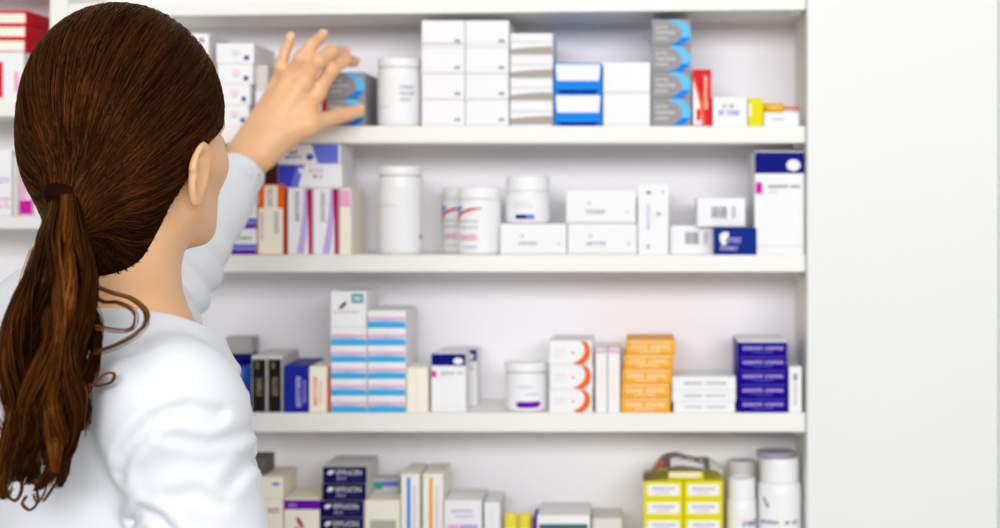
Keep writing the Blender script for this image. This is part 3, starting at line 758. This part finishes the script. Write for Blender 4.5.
creases = [([(117, 476), (125, 455), (137, 440), (158, 418), (175, 410), (191, 406), (214, 416)], 1.24, .0042, .0060),
           ([(120, 530), (139, 512), (158, 518), (178, 540)], 1.24, .0045, .0050),
           ([(262, 452), (248, 462), (236, 480)], 1.27, .0035, .0055),
           ([(150, 470), (190, 455), (225, 462)], 1.25, .0015, .009),
           ([(100, 352), (128, 356), (165, 372)], 1.25, .0016, .010),
           ([(60, 440), (90, 470), (110, 500)], 1.24, .0016, .009),
           ([(180, 430), (215, 440), (240, 435)], 1.26, .0018, .005),
           ([(225, 500), (205, 488), (180, 492)], 1.26, .0018, .006)]
def coat_sdf(p):
    q = p - TC.astype(f32); q = q @ TR.astype(f32)
    t = torso_core(p, .018)
    nb = NB + np.array([0, 0, -.062])
    for S_ in (SHL, SHR):
        t = smin(t, cap(p, nb + TR @ np.array([0, -.005, .0]), S_ + np.array([0, 0, -.004]), .058, .056), .045)
    t = smin(t, cap(p, NB + np.array([0, 0, -.10]), NB + np.array([.0, 0, .04]), .068, .061), .02)
    # skirt of the coat
    z = q[:, 2]
    rr = np.hypot(q[:, 0] / (.185 + (HIPZ - z) * .10).clip(.17, .3), q[:, 1] / (.135 + (HIPZ - z) * .12).clip(.12, .3))
    sk = np.maximum((rr - 1) * .13, np.abs(z - .74) - .22)
    t = smin(t, sk, .05)
    d = t
    # sleeves
    d = smin(d, cap(p, SHR, ELR, .056, .050), .022)
    d = smin(d, cap(p, ELR, ELR * .15 + WRR * .85, .052, .036), .02)
    d = smin(d, cap(p, SHL, ELL, .056, .042), .03)
    cu = ELL * .08 + WRL * .92
    d = smin(d, cap(p, ELL, cu, .0415, .0305), .012)
    # creases pressed into the cloth on the back and sleeve
    for pts, D, dep, wd in creases:
        a = [P(x, y, D) for x, y in pts]
        m = np.min([seg2(p[:, 0], p[:, 2], (a[i][0], a[i][2]), (a[i + 1][0], a[i + 1][2])) for i in range(len(a) - 1)], 0)
        d = d + np.where(p[:, 1] < -.56, dep * np.exp(-(m / wd) ** 2) - .5 * dep * np.exp(-((m - wd * 2.0) / wd) ** 2), 0)
    # drape
    x, y, zz = p[:, 0] * 1.0, p[:, 1] * 1.0, p[:, 2] * 1.0
    n = np.sin(38 * x + 22 * zz + 2.2 * np.sin(19 * zz + 9 * y)) * np.sin(17 * y - 25 * zz + 1.5 * np.sin(23 * x))
    n2 = np.sin(75 * x - 48 * zz + 2 * np.sin(40 * y)) * np.sin(55 * y + 60 * zz)
    d = d + .0007 * n + .0002 * n2
    # sleeve rings along the raised forearm
    ax = (WRL - ELL); L = np.linalg.norm(ax); ax = ax / L
    s = (p - ELL.astype(f32)) @ ax.astype(f32)
    near = np.linalg.norm(p - ELL.astype(f32) - s[:, None] * ax.astype(f32), axis=1) < .075
    wr = np.where(near & (s > -.05) & (s < L), .0042 * np.sin(s * 150 + 50 * p[:, 0] + 30 * p[:, 1]) * np.exp(-((s - .02) / .07) ** 2) + .0012 * np.sin(s * 90 - 60 * p[:, 0]), 0)
    d = d + wr
    # openings: neck (deep at the front), cuffs, hem
    hole = cap(p, NB + np.array([0, 0, -.10]), HL(0, -.02, -.05), .058, .060)
    vneck = cap(p, NB + TR @ np.array([0, .05, -.02]), NB + TR @ np.array([0, .12, -.14]), .055, .02)
    d = smax(d, -smin(hole, vneck, .03), .006)
    up = TR @ np.array([1.15, .60, 1.0]); up = up / np.linalg.norm(up); c = NB + np.array([0, 0, -.020])
    sp_ = (p - c.astype(f32)) @ up.astype(f32)
    axd = cap(p, c - up * .2, c + up * .2, 0, 0)
    d = smax(d, -smax(-sp_, axd - .085, .01), .008)
    # cuffs: cut flat and hollow
    s = (p - WRL.astype(f32)) @ ax.astype(f32)
    nr = np.linalg.norm(p - WRL.astype(f32), axis=1) < .12
    d = np.where(nr, smax(d, s + .010, .003), d)
    d = np.where(nr, smax(d, -cap(p, WRL - ax * .045, WRL + ax * .05, .0262, .0266), .002), d)
    ar = (WRR - ELR); ar = ar / np.linalg.norm(ar); s = (p - WRR.astype(f32)) @ ar.astype(f32)
    nr = np.linalg.norm(p - WRR.astype(f32), axis=1) < .12
    d = np.where(nr, smax(d, s + .012, .003), d)
    d = np.where(nr, smax(d, -cap(p, WRR - ar * .06, WRR + ar * .05, .029, .029), .003), d)
    return d

# collar: a folded band round the neck, high at the nape and falling to the front
def collar_sdf(p):
    up = TR @ np.array([1.15, .60, 1.0]); up = up / np.linalg.norm(up)
    c = NB + np.array([.0, 0, -.012])
    s = (p - c.astype(f32)) @ up.astype(f32)
    axis = cap(p, c - up * .2, c + up * .2, 0, 0)
    R = .0665 - .45 * s.clip(-.03, .03)
    d = np.abs(axis - R) - .0022
    d = smax(d, np.abs(s) - .021, .003)
    return d

def mesh_from(name, f, lo, hi, h, m, parent, shade=True):
    v, F = surface_nets(f, lo, hi, h)
    return link(name, v - np.array(parent.location), F, m, parent, smooth=shade)

M_SKIN = mat('skin', (230, 178, 134), .45, .04, 25, bump=.06, bscale=420, sss=.08)
M_COAT = mat('white_coat_cloth', (224, 227, 233), .8, .01, 30, bump=.10, bscale=900)
M_HAIRBASE = mat('dark_auburn_hair_base', (30, 12, 7), .6, .2, 90)
M_HAIRBASE.node_tree.nodes['Principled BSDF'].inputs['Specular IOR Level'].default_value = .02

person = bpy.data.objects.new('person', None); COL.objects.link(person)
person.location = (TC[0], TC[1], 0)
tag(person, 'person in white coat with brown ponytail seen from behind, reaching up to the shelf', 'person')
pl = np.array(person.location)
body = mesh_from('body', body_sdf, (-.95, -1.0, .7), (.05, .12, 1.75), .0026, M_SKIN, person)
coat = mesh_from('lab_coat', coat_sdf, (-.95, -1.0, .45), (.05, .10, 1.62), .0028, M_COAT, person)
mesh_from('collar', collar_sdf, (-.62, -.72, 1.32), (-.32, -.40, 1.56), .0018, M_COAT, coat)

# trousers and shoes, below the picture
def legs_sdf(p):
    d = None
    for s in (-1, 1):
        hip, knee, ank = TL(.085 * s, 0, .92), TL(.09 * s, .015, .50), TL(.095 * s, -.01, .10)
        e = smin(cap(p, hip, knee, .092, .062), cap(p, knee, ank, .060, .050), .02)
        d = e if d is None else smin(d, e, .01)
    return smax(d, .06 - p[:, 2], .004)
mesh_from('trousers', legs_sdf, (-.85, -.95, .02), (-.1, -.2, 1.05), .008, mat('dark_grey_trousers', (58, 60, 70), .8), person)
for s in (-1, 1):
    c = TL(.095 * s, .05, 0)
    def shoe(p, c=c):
        q = (p - c.astype(f32)) @ TR.astype(f32)
        d = smin(elli(q, (0, .03, .03), (.043, .10, .034)), elli(q, (0, -.06, .045), (.036, .045, .05)), .03)
        return smax(d, -p[:, 2] + .002, .004)
    mesh_from('shoe', shoe, tuple(c + [-.2, -.2, -.01]), tuple(c + [.2, .2, .14]), .004, mat('black_leather', (30, 28, 28), .4), person)

# finger nails on the raised hand
for j, (a, b) in enumerate([(F[1], F[2]) for F in LH['fing']] + [(LH['thumb'][2], LH['thumb'][3])]):
    dirv = (b - a) / np.linalg.norm(b - a)
    n = np.array([.15, -1, .35]) if j < 4 else np.array([-.1, -.9, .6])
    n = n - dirv * (n @ dirv); n /= np.linalg.norm(n); s_ = np.cross(dirv, n)
    bm = bmesh.new(); bmesh.ops.create_uvsphere(bm, u_segments=16, v_segments=10, radius=1)
    Mx = Matrix(((s_[0] * .0052, dirv[0] * .0062, n[0] * .0016), (s_[1] * .0052, dirv[1] * .0062, n[1] * .0016), (s_[2] * .0052, dirv[2] * .0062, n[2] * .0016)))
    ctr = b + n * (.0058 if j < 4 else .0070) + dirv * .001 - pl
    for v in bm.verts: v.co = Mx @ v.co + Vector(ctr)
    link_bm('fingernail', bm, mat('nail', (236, 186, 150), .3), person, smooth=True)
# eyes, brows
for s in (-1, 1):
    bm = bmesh.new(); bmesh.ops.create_uvsphere(bm, u_segments=20, v_segments=12, radius=.0118, matrix=Matrix.Translation(Vector(HL(.031 * s, .0815, -.015) - pl)))
    e = link_bm('eye', bm, mat('eye_white', (232, 228, 222), .2), person, smooth=True)
    bm = bmesh.new(); bmesh.ops.create_uvsphere(bm, u_segments=16, v_segments=10, radius=.0056, matrix=Matrix.Translation(Vector(HL(.031 * s, .0885, -.015) - pl)))
    link_bm('iris', bm, mat('brown_iris', (60, 36, 20), .2), e, smooth=True)

# ------------------------------------------------------------------ hair
TIE = HL(.012, -.108, -.072)
TIEL = np.array((.012, -.104, -.070))
bx = np.array([-.2, -.075, -.050, -.034, -.022, -.010, .018, .042, .052, .064, .082, .2])
bz = np.array([-.175, -.160, -.132, -.098, -.056, -.024, -.014, -.006, .020, .040, .056, .07])
def hairline(q): return (np.interp(q[:, 1], bx, bz) - q[:, 2])
def cap_raw(q):
    d = elli(q, (0, -.014, .014), (.0835, .097, .0985))
    d = smin(d, elli(q, (0, -.046, -.030), (.068, .057, .066)), .03)
    d = smin(d, elli(q, (0, -.044, -.094), (.049, .044, .057)), .025)
    d = smin(d, elli(q, TIEL, (.020, .020, .022)), .03)
    return d
def hair_sdf(p):
    q = (p - HC.astype(f32)) @ HR.astype(f32)
    return smax(cap_raw(q), hairline(q) * .8, .012)

def vcol(o, cols):
    at = o.data.color_attributes.new('tone', 'FLOAT_COLOR', 'POINT')
    c = np.ones((len(o.data.vertices), 4), f32); c[:, :3] = cols
    at.data.foreach_set('color', c.ravel())

def hair_mat():
    m = bpy.data.materials.new('auburn_hair_strands'); m.use_nodes = True; nt = m.node_tree
    b = nt.nodes['Principled BSDF']
    a = nt.nodes.new('ShaderNodeAttribute'); a.attribute_name = 'tone'
    nt.links.new(a.outputs['Color'], b.inputs['Base Color'])
    b.inputs['Roughness'].default_value = .34
    b.inputs['Specular IOR Level'].default_value = .022
    b.inputs['Metallic'].default_value = .45
    b.inputs['Specular Tint'].default_value = (1, .78, .5, 1)
    return m
M_HAIR = hair_mat()

def tubes(paths, rad, tones, ns=3):
    """paths (n,k,3), rad (n,k), tones (n,3) -> verts, faces, colours"""
    n, k, _ = paths.shape
    t = np.gradient(paths, axis=1); t /= np.linalg.norm(t, axis=2, keepdims=True) + 1e-9
    ref = np.array([.31, -.9, .2]); ref = ref / np.linalg.norm(ref)
    s = np.cross(t, ref); s /= np.linalg.norm(s, axis=2, keepdims=True) + 1e-9
    u = np.cross(s, t)
    vs = []
    for j in range(ns):
        a = 2 * math.pi * j / ns
        vs.append(paths + (s * math.cos(a) + u * math.sin(a)) * rad[..., None])
    v = np.stack(vs, 2).reshape(-1, 3)           # n,k,ns
    i = np.arange(n)[:, None, None] * k * ns + np.arange(k - 1)[None, :, None] * ns
    j = np.arange(ns)[None, None, :]; j2 = (j + 1) % ns
    F = np.stack([i + j, i + j2, i + ns + j2, i + ns + j], -1).reshape(-1, 4)
    c = np.repeat(tones, k * ns, axis=0)
    return v, F, c
def tone(n, lo=(.014, .0035, .0016), hi=(.16, .052, .013), pw=2.2, r=None):
    r = rng.random(n) if r is None else r
    a = (r ** pw)[:, None]
    return np.array(lo) * (1 - a) + np.array(hi) * a

hair = mesh_from('hair', hair_sdf, tuple(HC - .2), tuple(HC + .2), .003, M_HAIRBASE, person)
def trace(dirs, o):
    t = np.full(len(dirs), .17)
    for _ in range(14):
        t = t - cap_raw((o + dirs * t[:, None]).astype(f32)) * .95
    return t
# combed strands: from anywhere on the scalp, over the surface, to the tie
O = np.array([0, -.02, 0.0])
n0 = 26000
d0 = rng.normal(size=(n0, 3)); d0 /= np.linalg.norm(d0, axis=1, keepdims=True)
pt = O + d0 * trace(d0, O)[:, None]
ok = (hairline(pt) < -.002)
d0 = d0[ok][:11500]
dt = TIEL - O; dt /= np.linalg.norm(dt)
k = 16
s = np.linspace(0, 1, k)
ang = np.arccos(np.clip(d0 @ dt, -1, 1))
dtr = dt + rng.normal(size=(len(d0), 3)) * .05; dtr /= np.linalg.norm(dtr, axis=1, keepdims=True)
# pull the strands of the crown straight back before they turn down, like a comb does
w0 = np.sin((1 - s)[None] * ang[:, None]) / np.sin(ang)[:, None]; w1 = np.sin(s[None] * ang[:, None]) / np.sin(ang)[:, None]
dd = d0[:, None] * w0[..., None] + dtr[:, None] * w1[..., None]
lift = np.sin(math.pi * s)[None, :] * np.clip(ang[:, None] - .6, 0, 1.6) * .16
dd = dd + lift[..., None] * np.array([0, -.2, .55])
dd += (rng.normal(size=(len(d0), 1, 3)) * .012)
dd /= np.linalg.norm(dd, axis=2, keepdims=True)
fl = dd.reshape(-1, 3)
R_ = trace(fl, O).reshape(len(d0), k)
off = rng.uniform(-.0006, .0016, (len(d0), 1)) + .0007 * np.sin(rng.uniform(0, 6, (len(d0), 1)) + s[None] * 5)
off = off - .003 * (s[None] < .04)
paths = O + dd * (R_ + off)[..., None]
hl = hairline(paths.reshape(-1, 3)).reshape(len(d0), k)
bad = (hl > .001)
sink = np.clip(hl, 0, .05)
paths = paths - dd * (np.where(hl > -.01, (hl + .01) * .5, 0).clip(0, .02))[..., None]
good = bad.mean(1) < .15
paths = paths[good]
W = paths @ HR.T + HC
rad = np.full(W.shape[:2], .00042) * (1 - .55 * (s[None] < .03))
clump = np.sin(d0[good] @ np.array([37., 11, 23])) * .5 + .5
tn = tone(len(W), r=np.clip(.65 * rng.random(len(W)) + .35 * clump, 0, 1))
v, F, c = tubes(W - pl, rad, tn)
st = link('combed_strands', v, F, M_HAIR, hair, smooth=True); vcol(st, c)

# tie
vs, fs = lathe([(.0125, -.008), (.0165, -.006), (.018, 0), (.0165, .006), (.0125, .008)], 28)
tdir = np.array([-.10, -.25, -1.0]); tdir /= np.linalg.norm(tdir)
qt = Vector(tdir).to_track_quat('Z', 'Y')
TP = P(64, 196, 1.318)
link('hair_tie', [tuple(qt @ Vector(v_) + Vector(TP - pl)) for v_ in vs], fs, M_HAIRBASE, hair, smooth=True)

# ponytail guides: centre line with half widths, in picture coordinates at the distance of the back
gy = np.array([190, 205, 235, 275, 320, 365, 410, 450, 480, 508])
gc = np.array([64, 64, 60, 60, 54, 46, 42, 40, 36, 28])
gw = np.array([13, 17, 27, 35, 47, 49, 46, 36, 27, 17])
gd = np.array([1.318, 1.305, 1.28, 1.255, 1.245, 1.238, 1.232, 1.230, 1.230, 1.230])
gt = np.array([.011, .013, .019, .022, .024, .024, .022, .018, .014, .008])
def tail_paths(n, k=34, spread=1.0, wav=1.0, u=None, v=None, tmax=None, amp=None, hue=None):
    s = np.linspace(0, 1, k)[None]
    u = rng.uniform(-1, 1, (n, 1)) if u is None else u
    v = rng.uniform(-1, 1, (n, 1)) * np.sqrt(1 - np.clip(np.abs(u), 0, 1) ** 2) if v is None else v
    tm = (.86 + .13 * np.sin(np.floor((u + 1) * 4.5) * 2.9 + 1) - .05 * rng.random((n, 1))) if tmax is None else tmax
    t = s * tm
    y = 190 + (508 - 190) * t
    cx_ = np.interp(y, gy, gc); wx = np.interp(y, gy, gw); D = np.interp(y, gy, gd); th = np.interp(y, gy, gt)
    # locks share a wave
    lock = np.floor((u + 1) * 4.5 + (v > 0) * 13)
    ph = lock * 2.4 + rng.normal(size=(n, 1)) * .35
    A = (4.5 + 8.5 * t) * wav * np.clip(t * 4, 0, 1)
    px = cx_ + u * wx * spread * .92 + A * np.sin(ph + t * (12 + 3 * np.sin(lock * 1.7))) + 1.2 * np.sin(rng.uniform(0, 6, (n, 1)) + t * 22) * t
    py = y + 2.0 * np.sin(ph * 1.3 + t * 8)
    DD = D - v * th - th * .4 * np.sin(ph * .7 + t * 10) * np.clip(t * 3, 0, 1)
    out = np.stack([(px - PX0) / FPX * DD, DD - CAM_D, ZC + (PY0 - py) / FPX * DD], -1)
    return out, lock[:, 0], t
n = 6200
Wp, lock, _ = tail_paths(n)
rad = np.full(Wp.shape[:2], .00050) * np.linspace(1, .5, Wp.shape[1])[None]
lk = (np.sin(lock * 5.3) * .5 + .5)
tn = tone(n, hi=(.34, .11, .02), pw=2.2, r=np.clip(.55 * rng.random(n) + .45 * lk, 0, 1))
v, F, c = tubes(Wp - pl, rad, tn)
tail = link('ponytail', v, F, M_HAIR, hair, smooth=True); vcol(tail, c)

# loose curls and stray hairs, drawn as smooth curves through picture points
def curl(pts, D, cnt, spread=1.2, k=26):
    a = np.array(pts, float)
    tt = np.linspace(0, len(a) - 1.001, k); i = tt.astype(int); f = (tt - i)[:, None]
    p = lambda j: a[np.clip(j, 0, len(a) - 1)]
    p0, p1, p2, p3 = p(i - 1), p(i), p(i + 1), p(i + 2)
    q = .5 * ((2 * p1) + (-p0 + p2) * f + (2 * p0 - 5 * p1 + 4 * p2 - p3) * f ** 2 + (-p0 + 3 * p1 - 3 * p2 + p3) * f ** 3)
    out = []
    for _ in range(cnt):
        o = rng.normal(size=2) * spread; w = np.linspace(.6, 1.2, k)[:, None]
        qq = q + o * w; d = np.interp(tt, np.arange(len(D)), D) + rng.normal() * .002
        out.append(np.stack([(qq[:, 0] - PX0) / FPX * d, d - CAM_D, ZC + (PY0 - qq[:, 1]) / FPX * d], -1))
    return np.array(out)
cs = [curl([(84, 262), (96, 284), (112, 292), (132, 298), (146, 310), (146, 324), (134, 336), (116, 346), (98, 352)], [1.27, 1.25, 1.24, 1.24, 1.24, 1.235, 1.23, 1.23, 1.23], 26, 1.5),
      curl([(86, 280), (100, 300), (118, 302), (134, 312), (132, 328), (116, 330), (96, 326)], [1.26, 1.25, 1.24, 1.24, 1.235, 1.23, 1.23], 16, 1.6),
      curl([(80, 384), (92, 386), (104, 374), (114, 374), (112, 382), (98, 386), (88, 384)], [1.23] * 7, 12, .7),
      curl([(84, 382), (88, 396), (86, 416), (86, 436)], [1.23, 1.228, 1.226, 1.225], 5, .6),
      curl([(34, 250), (24, 280), (18, 310), (2, 335), (-8, 370), (4, 400), (10, 420)], [1.27, 1.26, 1.26, 1.25, 1.245, 1.24, 1.24], 30, 2.2),
      curl([(30, 300), (10, 330), (-6, 350), (-14, 390), (-4, 420), (6, 440)], [1.26, 1.25, 1.25, 1.245, 1.24, 1.24], 26, 2.4),
      curl([(20, 470), (22, 488), (16, 500), (8, 496), (12, 488)], [1.235] * 5, 14, .9),
      curl([(34, 480), (38, 500), (30, 510), (22, 504), (26, 496)], [1.235] * 5, 14, .9),
      curl([(48, 470), (46, 490), (38, 502), (34, 494)], [1.235] * 4, 12, 1.0),
      curl([(62, 455), (58, 478), (50, 492), (44, 500)], [1.235] * 4, 14, 1.4)]
allp = []
for cc in cs:
    idx = np.linspace(0, cc.shape[1] - 1, 26).astype(int); allp.append(cc[:, idx])
allp = np.concatenate(allp)
v, F, c = tubes(allp - pl, np.full(allp.shape[:2], .00045) * np.linspace(1, .6, allp.shape[1])[None], tone(len(allp), hi=(.34, .14, .04), pw=1.1))
o = link('loose_curls', v, F, M_HAIR, tail, smooth=True); vcol(o, c)
# ------------------------------------------------------------------ light
w = bpy.data.worlds.new('World'); sc.world = w; w.use_nodes = True
w.node_tree.nodes['Background'].inputs[0].default_value = (1.0, .975, .93, 1)
w.node_tree.nodes['Background'].inputs[1].default_value = 0.36
def area(name, loc, size, power, rot, col=(1, 1, 1)):
    l = bpy.data.lights.new(name, 'AREA'); l.shape = 'RECTANGLE'; l.size, l.size_y = size; l.energy = power; l.color = col
    o = bpy.data.objects.new(name, l); COL.objects.link(o); o.location = loc; o.rotation_euler = rot
    return o
area('ceiling_light', (.3, -1.1, 2.75), (2.4, 1.2), 8, (math.radians(22), 0, 0), (1, .985, .96))
area('added_front_light', (.3, -4.5, 2.45), (4.0, .9), 156, (math.radians(78), 0, 0), (.985, .99, 1))  # unseen frontal area light behind the camera, added to lift the shelf back wall
area('ceiling_light', (-1.2, -2.6, 2.7), (1.6, 1.6), 4, (math.radians(45), 0, math.radians(-15)), (.97, .98, 1))

cam = bpy.data.cameras.new('Camera'); co = bpy.data.objects.new('Camera', cam); COL.objects.link(co)
co.location = (0, -CAM_D, ZC); co.rotation_euler = (math.pi / 2, 0, 0)
cam.sensor_width = 36; cam.lens = 36 * FPX / 1000
cam.shift_x = -(PX0 - 500) / 1000; cam.shift_y = -(264 - PY0) / 1000
cam.dof.use_dof = True; cam.dof.focus_distance = 1.42; cam.dof.aperture_fstop = 4.0
cam.clip_start = .05
sc.camera = co
sc.view_settings.view_transform = 'Standard'; sc.view_settings.look = 'None'
sc.view_settings.exposure = 0; sc.view_settings.gamma = 1; sc.view_settings.use_curve_mapping = False
sc.cycles.max_bounces = 16; sc.cycles.diffuse_bounces = 10
